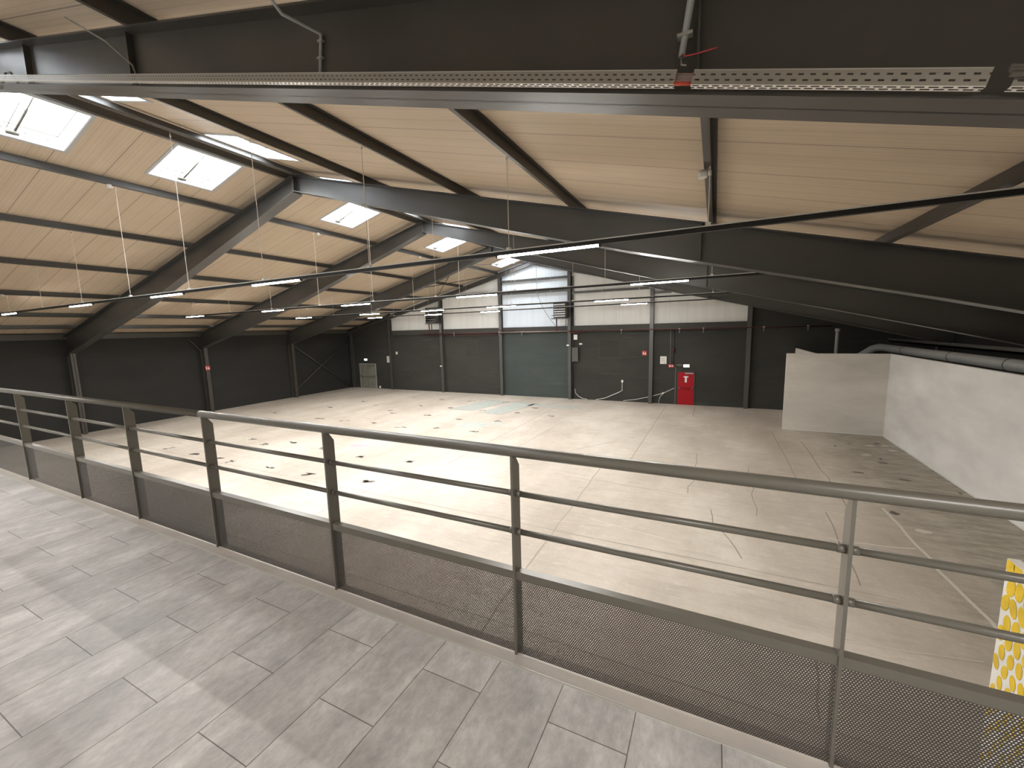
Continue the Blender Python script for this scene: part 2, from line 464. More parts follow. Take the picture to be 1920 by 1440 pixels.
tag(b.build('wall_far', [M['wall_dark'], M['wall_center'], M['gable'], M['gable_c']]), kind='structure')
# grey partition walls on the right, 3.45 m high
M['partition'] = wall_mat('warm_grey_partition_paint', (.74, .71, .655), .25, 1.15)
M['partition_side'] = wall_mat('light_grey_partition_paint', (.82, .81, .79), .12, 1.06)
b = MB(); b.box(2.92, 6.60, 21.9, 22.02, 0, 3.45)
tag(b.build('wall_partition', M['partition']), kind='structure')
b = MB(); b.box(6.48, 6.60, 1.9, 21.9, 0, 3.45)
tag(b.build('wall_divider', M['partition_side']), kind='structure')
b = MB(); b.box(2.92, 6.5, 21.87, 21.898, 0, .03); b.box(6.455, 6.478, 1.9, 21.86, 0, .035)
tag(b.build('baseboard_right', M['gable']), kind='structure')
b = MB(); b.box(3.94, 4.04, 22.03, 26.7, 0, 3.45)
tag(b.build('wall_behind_partition', M['partition']), kind='structure')

# ------------------------------------------------------------------ setting: roof with roof lights
LIGHTS = []      # (side, y0, y1)
for y in (-5.6, -.1, 3.02, 6.12, 11.43, 17.75, 24.6): LIGHTS.append((-1, y, y + 1.53))  # rearmost roof light on each slope is unseen, added as fill light
for y in (-5.6, 1.35, 3.02, 6.22, 9.4, 12.8, 15.75, 24.0): LIGHTS.append((1, y, y + 1.55))
def sx_range(side): return (XR - 2.17, XR - .64) if side < 0 else (XR + .30, XR + 1.55)
b = MB()
for side in (-1, 1):
    xa, xb = sx_range(side)
    xs = sorted([XL - .3 if side < 0 else XW + .3, XR, xa, xb])
    ys = [YB - .3]
    for s_, y0, y1 in sorted(LIGHTS, key=lambda q: q[1]):
        if s_ == side: ys += [y0, y1]
    ys.append(YW + .3)
    holes = [(y0, y1) for s_, y0, y1 in LIGHTS if s_ == side]
    for i in range(len(xs) - 1):
        x0, x1 = xs[i], xs[i + 1]
        if (x0, x1) == (xa, xb):
            segs = [(ys[j], ys[j + 1]) for j in range(len(ys) - 1) if (ys[j], ys[j + 1]) not in holes]
        else: segs = [(ys[0], ys[-1])]
        for y0, y1 in segs:
            b.hexa([(x0, y0, zroof(x0)), (x1, y0, zroof(x1)), (x1, y1, zroof(x1)), (x0, y1, zroof(x0))],
                   [(x0, y0, zroof(x0) + .08), (x1, y0, zroof(x1) + .08), (x1, y1, zroof(x1) + .08), (x0, y1, zroof(x0) + .08)])
tag(b.build('ceiling', M['roof']), kind='structure')

UPK = .22
for i, (side, y0, y1) in enumerate(LIGHTS):
    x0, x1 = sx_range(side)
    e = empty('window_%d' % (i + 1), ((x0 + x1) / 2, (y0 + y1) / 2, zroof((x0 + x1) / 2)))
    tag(e, kind='structure')
    L = e.location
    def P(x, y, dz): return (x - L.x, y - L.y, zroof(x) + dz - L.z)
    t = .012
    rev = MB()
    for (ax0, ax1, ay0, ay1) in ((x0 - t, x0 + t, y0, y1), (x1 - t, x1 + t, y0, y1), (x0, x1, y0 - t, y0 + t), (x0, x1, y1 - t, y1 + t)):
        rev.hexa([P(ax0, ay0, -.012), P(ax1, ay0, -.012), P(ax1, ay1, -.012), P(ax0, ay1, -.012)],
                 [P(ax0, ay0, UPK), P(ax1, ay0, UPK), P(ax1, ay1, UPK), P(ax0, ay1, UPK)])
    rev.build('frame', M['white_lit'], e)
    fr = MB(); w = .07
    for (ax0, ax1, ay0, ay1) in ((x0 - w, x0 - t, y0 - w, y1 + w), (x1 + t, x1 + w, y0 - w, y1 + w), (x0 - t, x1 + t, y0 - w, y0 - t), (x0 - t, x1 + t, y1 + t, y1 + w)):
        fr.hexa([P(ax0, ay0, -.01), P(ax1, ay0, -.01), P(ax1, ay1, -.01), P(ax0, ay1, -.01)],
                [P(ax0, ay0, 0), P(ax1, ay0, 0), P(ax1, ay1, 0), P(ax0, ay1, 0)])
    fr.build('flashing', M['grey_trim'], e)
    pn = MB(); pn.hexa([P(x0, y0, UPK), P(x1, y0, UPK), P(x1, y1, UPK), P(x0, y1, UPK)],
                       [P(x0 + .1, y0 + .1, UPK + .1), P(x1 - .1, y0 + .1, UPK + .1), P(x1 - .1, y1 - .1, UPK + .1), P(x0 + .1, y1 - .1, UPK + .1)])
    pn.build('pane', M['sky_pane'], e)
    sash = MB(); q = .1
    for (ax0, ax1, ay0, ay1) in ((x0 + q, x0 + q + .015, y0 + q, y1 - q), (x1 - q - .015, x1 - q, y0 + q, y1 - q), (x0 + q, x1 - q, y0 + q, y0 + q + .015), (x0 + q, x1 - q, y1 - q - .015, y1 - q)):
        sash.hexa([P(ax0, ay0, UPK - .03), P(ax1, ay0, UPK - .03), P(ax1, ay1, UPK - .03), P(ax0, ay1, UPK - .03)],
                  [P(ax0, ay0, UPK - .004), P(ax1, ay0, UPK - .004), P(ax1, ay1, UPK - .004), P(ax0, ay1, UPK - .004)])
    sash.build('seal', M['cable_dark'], e)
    # opener: cylinder and a strut from the low edge bracket up to the sash
    xl, xh = (x0, x1) if side < 0 else (x1, x0)
    ym = (y0 + y1) / 2
    op = MB(); op.tube([P(xl + (xh - xl) * .10, ym, .06), P(xl + (xh - xl) * .55, ym + .02, UPK - .08)], .024, 8)
    op.tube([P(xl + (xh - xl) * .55, ym + .02, UPK - .08), P(xl + (xh - xl) * .80, ym + .03, UPK - .03)], .012, 8)
    op.tube([P(xl + (xh - xl) * .12, ym - .13, .05), P(xl + (xh - xl) * .62, ym - .10, UPK - .05)], .008, 6)
    a = P(xl + (xh - xl) * .05, ym, .03)
    op.box(a[0] - .03, a[0] + .05, a[1] - .12, a[1] + .06, a[2] - .02, a[2] + .05)
    build_each(op, 'opener_rod', M['cable_dark'], e, True)
    hb = MB()
    for k in (-.5, -.17, .17, .5):
        c = P(xl + (xh - xl) * .03, ym + k, .1); hb.extr([(c[0], c[1] - .03, c[2]), (c[0], c[1] + .03, c[2]), (c[0] , c[1], c[2] + .05)], (.012 * (1 if xh > xl else -1), 0, 0))
    build_each(hb, 'hinge', M['cable_dark'], e)

# ------------------------------------------------------------------ steel frames
def depth(x, side):
    t = min(1, abs(x - XR) / 9)
    return (.44 + .28 * t + .02 * max(0, abs(x - XR) - 15)) if side > 0 else (.48 + .46 * t)

def rafter_mesh(side, xend, y, fw, dfun, fwt=None, mb=None, steps=8):
    fwt = fwt or fw
    mb = mb or MB()
    xs = [XR + (xend - XR) * i / steps for i in range(steps + 1)]
    for xa, xb in zip(xs, xs[1:]):
        za, zb = ztop(xa), ztop(xb); da, db = dfun(xa), dfun(xb); t = .018
        mb.hexa([(xa, y - .008, za - da), (xa, y + .008, za - da), (xa, y + .008, za), (xa, y - .008, za)],
                [(xb, y - .008, zb - db), (xb, y + .008, zb - db), (xb, y + .008, zb), (xb, y - .008, zb)])
        for z0a, z0b, w in ((za - t, zb - t, fwt), (za - da, zb - db, fw)):
            mb.hexa([(xa, y - w / 2, z0a), (xa, y + w / 2, z0a), (xa, y + w / 2, z0a + t), (xa, y - w / 2, z0a + t)],
                    [(xb, y - w / 2, z0b), (xb, y + w / 2, z0b), (xb, y + w / 2, z0b + t), (xb, y - w / 2, z0b + t)])
    return mb

def stiffener(y, x, d, w=.13, t=.012):
    mb = MB(); z = ztop(x)
    for s in (-1, 1):
        mb.box(x - t / 2, x + t / 2, min(y, y + s * w), max(y, y + s * w), z - d + .005, z - .01)
    return mb

def column_mesh(xo, xi, y, ztp, fw=.2):
    mb = MB(); x0, x1 = min(xo, xi), max(xo, xi)
    mb.box(x0, x1, y - .008, y + .008, 0, ztp)
    mb.box(x0, x0 + .016, y - fw / 2, y + fw / 2, 0, ztp); mb.box(x1 - .016, x1, y - fw / 2, y + fw / 2, 0, ztp)
    return mb

labels = ['deep steel portal frame nearest beyond the foreground beam, its apex left of centre',
          'second steel portal frame beyond the foreground beam, with pale edged underside',
          'third steel portal frame beyond the foreground beam, last one before the gable wall']
for y, lab in zip(FRAMES, labels):
    e = empty('portal_frame', (XR, y, 0)); tag(e, lab, 'steel frame', 'steel portal frames across the hall')
    kids = []
    for side, xe in ((-1, XL + .02), (1, XW - .02)):
        kids.append(rafter_mesh(side, xe, y, .35, lambda x, s=side: depth(x, s)).build('rafter', M['steel'], e))
        xi = XL + .46 if side < 0 else XW - .46
        kids.append(column_mesh(xe, xi, y, ztop(xi) - depth(xi, side) - .01).build('column', M['steel_dark'], e))
    pl = MB(); pl.box(XR - .02, XR - .003, y - .14, y + .14, ztop(XR) - .47, ztop(XR) + .05); pl.box(XR + .003, XR + .02, y - .14, y + .14, ztop(XR) - .47, ztop(XR) + .05)
    kids += build_each(pl, 'apex_plate', M['steel'], e)
    for x, s in ((-.30, 1),):
        kids += build_each(stiffener(y, x, depth(x, s)), 'stiffener', M['steel'], e)
    for k in kids: k.location = (-XR, -y, 0)
# foreground frame just above the railing
NY = 2.63
e = empty('portal_frame', (XR, NY, 0))
tag(e, 'dark steel beam crossing the top of the picture behind the cable tray', 'steel frame', 'steel portal frames across the hall')
nd = lambda x: .49 + .0165 * abs(x - XR)
kids = [rafter_mesh(1, XW - .02, NY, .26, nd).build('rafter', M['steel_dark'], e),
        rafter_mesh(-1, XL + .02, NY, .26, lambda x: depth(x, -1)).build('rafter', M['steel_dark'], e),
        column_mesh(XL + .02, XL + .46, NY, 4.0).build('column', M['steel_dark'], e)]
for x in (-8.35, -5.75, -.13): kids += build_each(stiffener(NY, x, nd(x), .07), 'stiffener', M['steel_dark'], e)
for k in kids: k.location = (-XR, -NY, 0)
# gable frame
e = empty('sloping_beam', (XR, YW - .17, 0))
tag(e, 'slender sloping steel edge beams against the far gable wall', 'steel frame')
kids = []
for side, xe in ((-1, XL + .02), (1, XW - .02)):
    kids.append(rafter_mesh(side, xe, YW - .17, .2, lambda x: .30).build('rafter', M['steel'], e))
for k in kids: k.location = (-XR, -(YW - .17), 0)
for i, x in enumerate((-28.98, -24.45, -19.2, -13.95, -8.75, -3.5, 1.72)):
    names = ['steel column in the far left corner of the hall', 'dark gable column left of the white panels beside a small notice', 'gable column behind the left unit heater',
             'gable column on the left edge of the bluish centre bay', 'gable column behind the right unit heater with black cable trunking', 'gable column between the fire sign and the white notice', 'gable column right of the red door at the end of the white panels']
    w = .22
    cm = MB(); y1 = YW - .012; y0 = YW - .27; zt = ztop(x) - .3
    cm.box(-w / 2, w / 2, y0 - y0, .016, 0, zt); cm.box(-w / 2, w / 2, y1 - y0 - .016, y1 - y0, 0, zt); cm.box(-.006, .006, .016, y1 - y0 - .016, 0, zt)
    o = cm.build('gable_column', M['steel']); o.location = (x, y0, 0)
    tag(o, names[i], 'column', 'columns along the far gable wall')

# purlins (z profile, resting on the rafters)
def purlin(x, facing, y0=YB + .02, y1=YW - .01):
    z = ztop(x); mb = MB(); t = .012; w = .07
    s = SL * (1 if x < XR else -1)
    def q(dx, dz): return (dx, y0, dz + s * dx)
    for (dx0, dx1, dz0, dz1) in ((-t / 2, t / 2, .001, PUR - .004), (0, facing * w, .001, t), (0, -facing * w, PUR - t - .004, PUR - .004)):
        a, c = min(dx0, dx1), max(dx0, dx1)
        mb.extr([q(a, dz0), q(c, dz0), q(c, dz1), q(a, dz1)], (0, y1 - y0, 0))
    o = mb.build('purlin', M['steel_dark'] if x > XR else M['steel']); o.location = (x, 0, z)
    return o
ordw = ['first', 'second', 'third', 'fourth', 'fifth', 'sixth', 'seventh']
LP = [-14.18, -17.15, -20.15, -23.2, -25.9, -27.8]
RP = [-8.5, -5.55, -2.78, -.12, 2.45, 5.0]
for i, x in enumerate(LP): tag(purlin(x, 1), '%s long purlin below the ridge on the left roof slope' % ordw[i], 'purlin', 'purlins under the left roof slope')
for i, x in enumerate(RP): tag(purlin(x, -1), '%s long purlin below the ridge on the right roof slope' % ordw[i], 'purlin', 'purlins under the right roof slope')
for x, f, l in ((XR - .22, -1, 'dark ridge channel on the left side of the roof ridge'), (XR + .22, 1, 'lit ridge channel on the right side of the roof ridge')):
    mb = MB(); h = PUR - .035; z = ztop(x) + .002
    mb.box(-.006, .006, YB + .02, YW - .01, 0, h); mb.box(min(0, f * .11), max(0, f * .11), YB + .02, YW - .01, 0, .012)
    o = mb.build('ridge_channel', M['steel']); o.location = (x, 0, z if f < 0 else z + 0)
    tag(o, l, 'purlin', 'channels along the roof ridge')
# eaves beam on the left wall
mb = MB(); mb.box(0, .10, YB + .05, YW - .3, -.02, .26)
o = mb.build('eaves_beam', M['steel_dark']); o.location = (XL + .005, 0, 4.87); tag(o, 'dark eaves beam along the top of the left wall', 'beam')

# roof and wall bracing
def bar(name, pts, r, m_, label, cat, group=None, seg=6):
    mb = MB(); p0 = Vector(pts[0]); mb.tube([Vector(p) - p0 for p in pts], r, seg)
    o = mb.build(name, m_, smooth=True); o.location = p0
    return tag(o, label, cat, group)
def rz(x, d=.12): return ztop(x) - d
bar('roof_brace', [(-19.6, 21.05, rz(-19.6)), (-13.9, 26.5, rz(-13.9))], .028, M['steel_dark'], 'thin diagonal roof rod rising towards the gable on the left slope', 'brace', 'diagonal rods in the last roof bay')
bar('roof_brace', [(-19.4, 26.5, rz(-19.4)), (-13.9, 21.05, rz(-13.9))], .028, M['steel_dark'], 'thin diagonal roof rod crossing down from gable to third frame, left slope', 'brace', 'diagonal rods in the last roof bay')
bar('roof_brace', [(-13.8, 21.9, rz(-13.8)), (-11.6, 26.4, rz(-11.6))], .025, M['galv'], 'pale diagonal rod beside the last roof light near the ridge', 'brace', 'diagonal rods in the last roof bay')
bar('wall_brace', [(XL + .12, 21.1, 4.05), (XL + .12, 26.5, .15)], .05, M['steel_dark'], 'diagonal wall brace falling right in the last bay of the left wall', 'brace', 'crossed braces on the left wall')
bar('wall_brace', [(XL + .2, 21.1, .6), (XL + .2, 26.4, 4.2)], .035, M['steel_dark'], 'diagonal wall brace rising right in the last bay of the left wall', 'brace', 'crossed braces on the left wall')
bar('knee_brace', [(XL + .1, 14.15, 4.72), (XL + .28, 14.74, 3.9)], .035, M['steel_dark'], 'short knee brace at the head of the second left column', 'brace')

# gable rails
def girt(x0, x1, z, lab, h=.14):
    mb = MB(); L = x1 - x0
    mb.extr([(0, 0, 0), (0, 0, h), (0, .16, h), (0, .16, h - .012), (0, .012, h - .012), (0, .012, .012), (0, .16, .012), (0, .16, 0)], (L, 0, 0))
    o = mb.build('gable_rail', M['steel']); o.location = (x0, YW - .19, z)
    tag(o, lab, 'rail', 'horizontal rails on the gable wall')
girt(-13.83, -8.87, 8.12, 'upper horizontal rail across the bluish centre bay')
girt(-13.83, -8.87, 7.26, 'lower horizontal rail across the bluish centre bay')
girt(-8.63, -3.66, 7.06, 'horizontal rail across the white panels right of the centre bay')
girt(-3.38, -2.4, 6.76, 'horizontal rail in the white panels above the red door')
girt(-17.5, -14.07, 7.42, 'horizontal rail across the white panels left of the centre bay', .12)
for x0, x1, lab in ((-24.34, -19.32, 'dark fascia beam under the white panels beside the left heater'), (-19.08, -14.07, 'dark fascia beam under the white panels left of centre'),
                    (-13.83, -8.87, 'dark fascia beam under the bluish centre panels'), (-8.63, -3.62, 'dark fascia beam under the white panels right of centre'),
                    (-3.38, 1.6, 'dark fascia beam under the white panels above the red door')):
    mb = MB(); mb.box(0, x1 - x0, 0, .16, 0, .40); mb.box(0, x1 - x0, -.03, 0, 0, .03); mb.box(0, x1 - x0, -.03, 0, .37, .40)
    o = mb.build('fascia_beam', M['band']); o.location = (x0, YW - .17, 4.55); tag(o, lab, 'beam', 'fascia beams under the gable panels')

# ------------------------------------------------------------------ pendant light tracks
TRACKS = [
 (5.65, (-24.3, 5.83), (3.9, 5.92), [(-23.96, -22.51), (-18.02, -16.51), (-13.11, -11.62), (-8.89, -7.39), (-2.96, -1.44)], 'nearest long black lighting track hung on wires across the hall'),
 (11.6, (-24.04, 5.83), (1.29, 5.95), [(-23.8, -22.24), (-17.79, -16.33), (-12.94, -11.46), (-7.66, -6.16), (-2.08, -.65)], 'second lighting track from the viewer hung on wires'),
 (17.4, (-23.9, 5.83), (.9, 5.93), [(-23.46, -22.01), (-18.04, -16.57), (-13.72, -12.28), (-9.81, -8.26), (-4.6, -3.21)], 'third lighting track from the viewer, just above the far heaters'),
 (-.6, (-24.0, 5.9), (6.0, 5.9), [(-21.4, -19.9), (-15.4, -13.9), (-7.4, -5.9), (.2, 1.7), (3.2, 4.7)], 'unseen lighting track added over the tiled gallery to brighten it'),  # this track and the next are unseen, added to light the tiles
 (-6.2, (-24.0, 5.9), (3.9, 5.9), [(-21.4, -19.9), (-15.4, -13.9), (-9.4, -7.9), (-4.4, -2.9), (.6, 2.1)], 'unseen fill lighting track added near the rear wall over the tiled gallery'),
 (22.5, (-23.0, 5.88), (.5, 6.01), [(-22.57, -21.2), (-17.45, -16.1), (-13.12, -11.81), (-4.51, -3.21)], 'farthest lighting track, closest to the gable wall')]
for Y, A, B, lamps, lab in TRACKS:
    e = empty('light_track', (A[0], Y, A[1])); tag(e, lab, 'light', 'suspended lighting tracks')
    def zt(x): return (x - A[0]) / (B[0] - A[0]) * (B[1] - A[1])
    mb = MB(); L = B[0] - A[0]; w = .032; h = .055
    mb.hexa([(0, -w, 0), (0, w, 0), (0, w, h), (0, -w, h)], [(L, -w, B[1] - A[1]), (L, w, B[1] - A[1]), (L, w, B[1] - A[1] + h), (L, -w, B[1] - A[1] + h)])
    mb.build('rail', M['black'], e)
    w = .038; mb = MB(); mb.hexa([(0, -w, h), (0, w, h), (0, w, h + .014), (0, -w, h + .014)], [(L, -w, B[1] - A[1] + h), (L, w, B[1] - A[1] + h), (L, w, B[1] - A[1] + h + .014), (L, -w, B[1] - A[1] + h + .014)])
    mb.build('rail_cover_lit', M['white'], e)  # white colour paints in the light along the track's top edge
    for x0, x1 in lamps:
        za, zb = zt(x0), zt(x1); a, c = x0 - A[0], x1 - A[0]
        mb = MB(); mb.hexa([(a, -.02, za - .024), (a, .02, za - .024), (a, .022, za), (a, -.022, za)], [(c, -.02, zb - .024), (c, .02, zb - .024), (c, .022, zb), (c, -.022, zb)])
        mb.mi = [1, 0, 0, 0, 0, 0]
        fi = [i for i, f in enumerate(mb.f) if all(mb.v[q][2] < max(za, zb) - .02 and abs(abs(mb.v[q][1]) - .02) < .001 for q in f)]
        mb.mi = [1 if i in fi else 0 for i in range(6)]
        ob = mb.build('lamp', [M['lamp_side'] if Y > 0 else M['lamp_side_gallery_fill'], M['lamp'] if Y > 0 else M['lamp_gallery_fill']], e)
        mb = MB(); mb.box(a - .03, a, -.026, .026, za - .028, za); mb.build('end_cap', M['black'], ob)
        mb = MB(); mb.box(c, c + .03, -.026, .026, zb - .028, zb); mb.build('end_cap', M['black'], ob)
    for x in [v for v in LP[:4] + [XR + .02] + RP[:4] if A[0] < v < B[0]]:
        zb = ztop(x) - A[1] - .004
        mb = MB(); mb.tube([(x - A[0], 0, zt(x) + h), (x - A[0], 0, zb)], .0065, 6)
        wv = mb.build('suspension_wire', M['wire'], e)
        mb = MB(); mb.box(x - A[0] - .03, x - A[0] + .03, -.03, .03, zt(x) + h, zt(x) + h + .05); mb.build('clip', M['white'], wv)
        mb = MB(); mb.tube([(x - A[0], 0, zb - .10), (x - A[0], 0, zb - .05)], .018, 8); mb.build('hook', M['white'], wv, True)
# junction boxes / detectors clipped to the purlins
for k, (x, y, lab) in enumerate([(-14.1, 5.5, 'small white junction box on the near left purlin above the track'), (-14.1, 11.75, 'small white box on the left purlin beyond the first frame'),
                                 (-14.1, 18.0, 'small white box on the left purlin beyond the second frame'), (-23.05, 11.6, 'tiny white box low on the left slope beyond the first frame'),
                                 (-23.05, 5.5, 'tiny white box at the left edge, low on the slope'), (-23.05, 17.9, 'tiny white box low on the left slope beyond the second frame'),
                                 (-.2, 5.75, 'white round box on the purlin right of centre near the foreground beam')]):
    mb = MB(); mb.tube([(0, 0, -.05), (0, 0, .03)], .05, 12); mb.tube([(.0, -.06, -.02), (0, .08, -.02)], .02, 8)
    o = mb.build('junction_box', M['white'], smooth=True); o.location = (x, y, ztop(x) - .06); tag(o, lab, 'junction box', 'white boxes clipped to the purlins')

# ------------------------------------------------------------------ cable tray on the foreground beam
M['tray_face'] = perf_mat('tray_face', (.34, .32, .28), 0, 0, .45, ('z', .047, .022, (.020, .044), .0042))
M['tray_lip_lit'] = perf_mat('tray_lip_lit', (.85, .83, .78), 0, 0, .3, ('y', .047, .034, (.011, .030), .006))  # paler than the face: reflected lamp and roof light painted into the lip
G(M['tray_face']).b.inputs['Metallic'].default_value = .4; G(M['tray_lip_lit']).b.inputs['Metallic'].default_value = .2
ang = math.atan(SL)
TANG = math.atan(SL + .0165); TZ = .014
def tray(x0, x1, label):
    L = (x1 - x0) / math.cos(TANG)
    e = empty('cable_tray', (x0, 2.425, ztop(x0) - nd(x0) + TZ)); e.rotation_euler = (0, TANG, 0)
    tag(e, label, 'cable tray', 'galvanised trays on the foreground beam')
    mb = MB(); mb.box(0, L, 0, .0015, 0, .063); mb.build('side_flange', M['tray_face'], e)
    mb = MB(); mb.box(0, L, 0, .042, -.0015, 0); mb.build('base', M['tray_lip_lit'], e)
    mb = MB(); mb.tube([(0, .0, .064), (L, .0, .064)], .003, 6); mb.build('rolled_edge', M['galv'], e)
    return e
tray(-10.4, -.235, 'long slotted galvanised cable tray on the left of the foreground beam')
tray(-.155, .93, 'shorter slotted galvanised cable tray right of the cable gap')
t3 = tray(1.0, 3.2, 'end piece of slotted tray at the right edge with insulated cable bundle')
mb = MB()
for dy, dz, c in ((0, .02, 0), (.012, .035, 0), (.02, .05, 0), (.026, .062, 0)): mb.tube([(-.02, .004 + dy, dz - .01), (.11, .004 + dy, dz - .01)], .0055, 6)
o = mb.build('cable_bundle', M['pink_pipe'], smooth=True); o.location = (-.235, 2.43, ztop(-.235) - nd(-.2) + TZ + .01); o.rotation_euler = (0, TANG, 0)
tag(o, 'bundle of thin cables bridging the gap between the two trays', 'cable')
mb = MB(); mb.tube([(0, 0, 0), (.08, 0, 0)], .009, 8)
o = mb.build('cable_sleeve', mat('red_sleeve', (.55, .06, .03), .5), smooth=True); o.location = (-.233, 2.425, ztop(-.225) - nd(-.2) + TZ + .005); o.rotation_euler = (0, TANG, 0)
tag(o, 'short red cable sleeve in the gap of the tray', 'cable')
# armoured black cables resting beyond the tray end
mb = MB()
for k in range(3):
    pts = []
    for i in range(40):
        x = .0 + i * .055; pts.append((x, .012 * math.sin(i * .8 + k), -SL * x + .018 * math.sin(i * .35 + k * 2) + k * .018))
    mb.tube(pts, .0095, 7)
o = mb.build('foam_wrapped_cable', M['cable_dark'], smooth=True); o.location = (.985, 2.40, ztop(.985) - nd(1) + TZ + .03)
tag(o, 'bundle of dark wrapped cables on the beam at the right edge', 'cable')
# conduits on the foreground web
def conduit(pts, r, label, m_=None, clips=()):
    p0 = Vector(pts[0]); mb = MB(); mb.tube([Vector(p) - p0 for p in pts], r, 10)
    o = mb.build('conduit', m_ or M['pipe_grey'], smooth=True); o.location = p0; tag(o, label, 'conduit', 'conduits on the foreground beam')
    for z in clips:
        q = MB(); i = 0
        for a, c in zip(pts, pts[1:]):
            if min(a[2], c[2]) <= z <= max(a[2], c[2]):
                t = (z - a[2]) / (c[2] - a[2]) if c[2] != a[2] else 0
                p = Vector(a).lerp(Vector(c), t) - p0
                q.box(p.x - r * 2.2, p.x + r * 2.2, p.y - r * 1.2, p.y + r * 1.2, p.z - .008, p.z + .008); break
        if q.v: q.build('clip', M['cable_grey'], o)
    return o
yc = NY - .03
def zz(x): return ztop(x) - .14

conduit([(-2.95, yc, zz(-2.9) - .36), (-2.90, yc, zz(-2.9) - .04), (-2.95, yc - .3, zz(-2.9) - .06), (-3.0, yc - .5, zz(-3) + .1)], .012, 'thin vertical conduit on the foreground beam left of centre', clips=(7.0, 7.12))
conduit([(-.21, yc - .06, zz(-.2) - .33), (-.17, yc - .06, zz(-.2) - .06), (-.12, yc - .32, zz(-.2) + .1)], .017, 'thick grey conduit on the foreground beam above the cable gap', clips=(6.3,))
conduit([(-5.62, yc - .02, zz(-5.6) - .40), (-5.66, yc - .05, zz(-5.6) - .2), (-5.8, yc - .2, zz(-5.7) - .03), (-6.05, yc - .4, zz(-5.9) + .1)], .008, 'thin looping cable at the left stiffener of the foreground beam', M['cable_grey'])
conduit([(-8.6, yc - .06, zz(-8.6) - .36), (-8.75, yc - .07, zz(-8.7) - .22), (-8.95, yc - .06, zz(-8.9) - .2), (-9.2, yc - .06, zz(-9.1) - .4)], .014, 'dark looped cable at the left edge above the tray', M['cable_dark'])
def cable(pts, r, label, m_, group=None, name='cable'):
    p0 = Vector(pts[0]); mb = MB(); mb.tube([Vector(p) - p0 for p in pts], r, 8)
    o = mb.build(name, m_, smooth=True); o.location = p0; return tag(o, label, 'cable', group)
cable([(-.205, yc - .08, zz(-.2) - .33), (-.185, yc - .12, zz(-.2) - .365), (-.12, yc - .15, zz(-.2) - .385), (-.04, yc - .17, zz(-.2) - .395)], .0035, 'red wire leaving the thick conduit towards the right tray', mat('red_wire', (.5, .05, .05), .5))
cable([(-.212, yc - .07, zz(-.2) - .33), (-.205, yc - .12, zz(-.2) - .40), (-.18, yc - .16, zz(-.2) - .43)], .004, 'grey wire leaving the thick conduit down into the gap', M['cable_grey'])

# ------------------------------------------------------------------ far wall equipment (wall face at YW)
def on_wall(x, z, y=YW): return (x, y, z)
def plate(name, x0, x1, z0, z1, d, m_, label, cat, group=None, y=YW, bevel=True):
    e = MB(); e.box(-(x1 - x0) / 2, (x1 - x0) / 2, -d, -.001, 0, z1 - z0)
    o = e.build(name, m_); o.location = ((x0 + x1) / 2, y, z0); tag(o, label, cat, group); return o

# emergency doors
def door(n, x0, x1, h, mleaf, mdark, red):
    e = empty('door_%d' % n, ((x0 + x1) / 2, YW, 0)); tag(e, kind='structure'); w = (x1 - x0) / 2
    mb = MB(); mb.box(-w - .06, -w, -.05, .0, 0, h + .06); mb.box(w, w + .06, -.05, 0, 0, h + .06); mb.box(-w, w, -.05, 0, h, h + .06)
    mb.build('frame', M['band'] if red else M['pipe_grey'], e)
    mb = MB(); mb.box(-w, w, -.035, 0, .01, h); mb.build('leaf', mleaf, e)
    mb = MB(); mb.tube([(-w + .06, -.11, 1.02), (w - .06, -.11, 1.02)], .018, 8); mb.build('push_bar', mdark, e, True)
    mb = MB()
    for s in (-1, 1):
        mb.tube([(s * (w - .05), -.04, 1.10), (s * (w - .07), -.12, 1.10), (s * (w - .13), -.12, .98)], .022, 8)
    build_each(mb, 'bar_bracket', M['galv'] if red else mdark, e, True)
    mb = MB(); mb.box(-.05, w - .05, -.09, -.036, h - .10, h - .03); mb.build('door_closer', M['pipe_grey'] if red else M['cable_dark'], e)
    return e
d1 = door(1, -1.93, -1.03, 2.0, M['red'], M['red_dark'], True)
mb = MB(); mb.box(-.13, .13, -.042, -.036, 1.68, 1.76); mb.box(-.055, .055, -.042, -.036, 1.38, 1.68)
mb.build('sticker', M['paper'], d1)
d2 = door(2, -28.25, -26.45, 2.1, painted('dull_green_grey_door', (.21, .215, .18), .6, .2, 4), M['cable_dark'], False)
mb = MB(); mb.box(-.012, .012, -.04, -.035, 1.05, 2.05); mb.box(-.02, .0, -.04, -.035, .0, 1.0)
mb.build('leaf_gap', M['cable_dark'], d2)
def exit_sign(x, z, label):
    e = empty('exit_sign', (x, YW, z)); tag(e, label, 'exit sign', 'lit exit signs over the doors')
    mb = MB(); mb.box(-.17, .17, -.06, -.001, 0, .17); mb.build('housing', M['white'], e)
    mb = MB(); mb.box(-.155, .155, -.066, -.061, .012, .158); mb.build('lit_panel', M['exit'], e)
    mb = MB(); mb.box(-.10, -.02, -.070, -.067, .03, .06); mb.extr([(.04, -.070, .05), (.04, -.070, .12), (.09, -.070, .085)], (0, .003, 0)); mb.box(-.06, .04, -.07, -.067, .075, .095)
    mb.build('arrow', M['green'], e)
exit_sign(-1.47, 2.30, 'glowing white exit sign above the red door')
exit_sign(-27.5, 2.42, 'glowing oval exit sign above the grey double door')
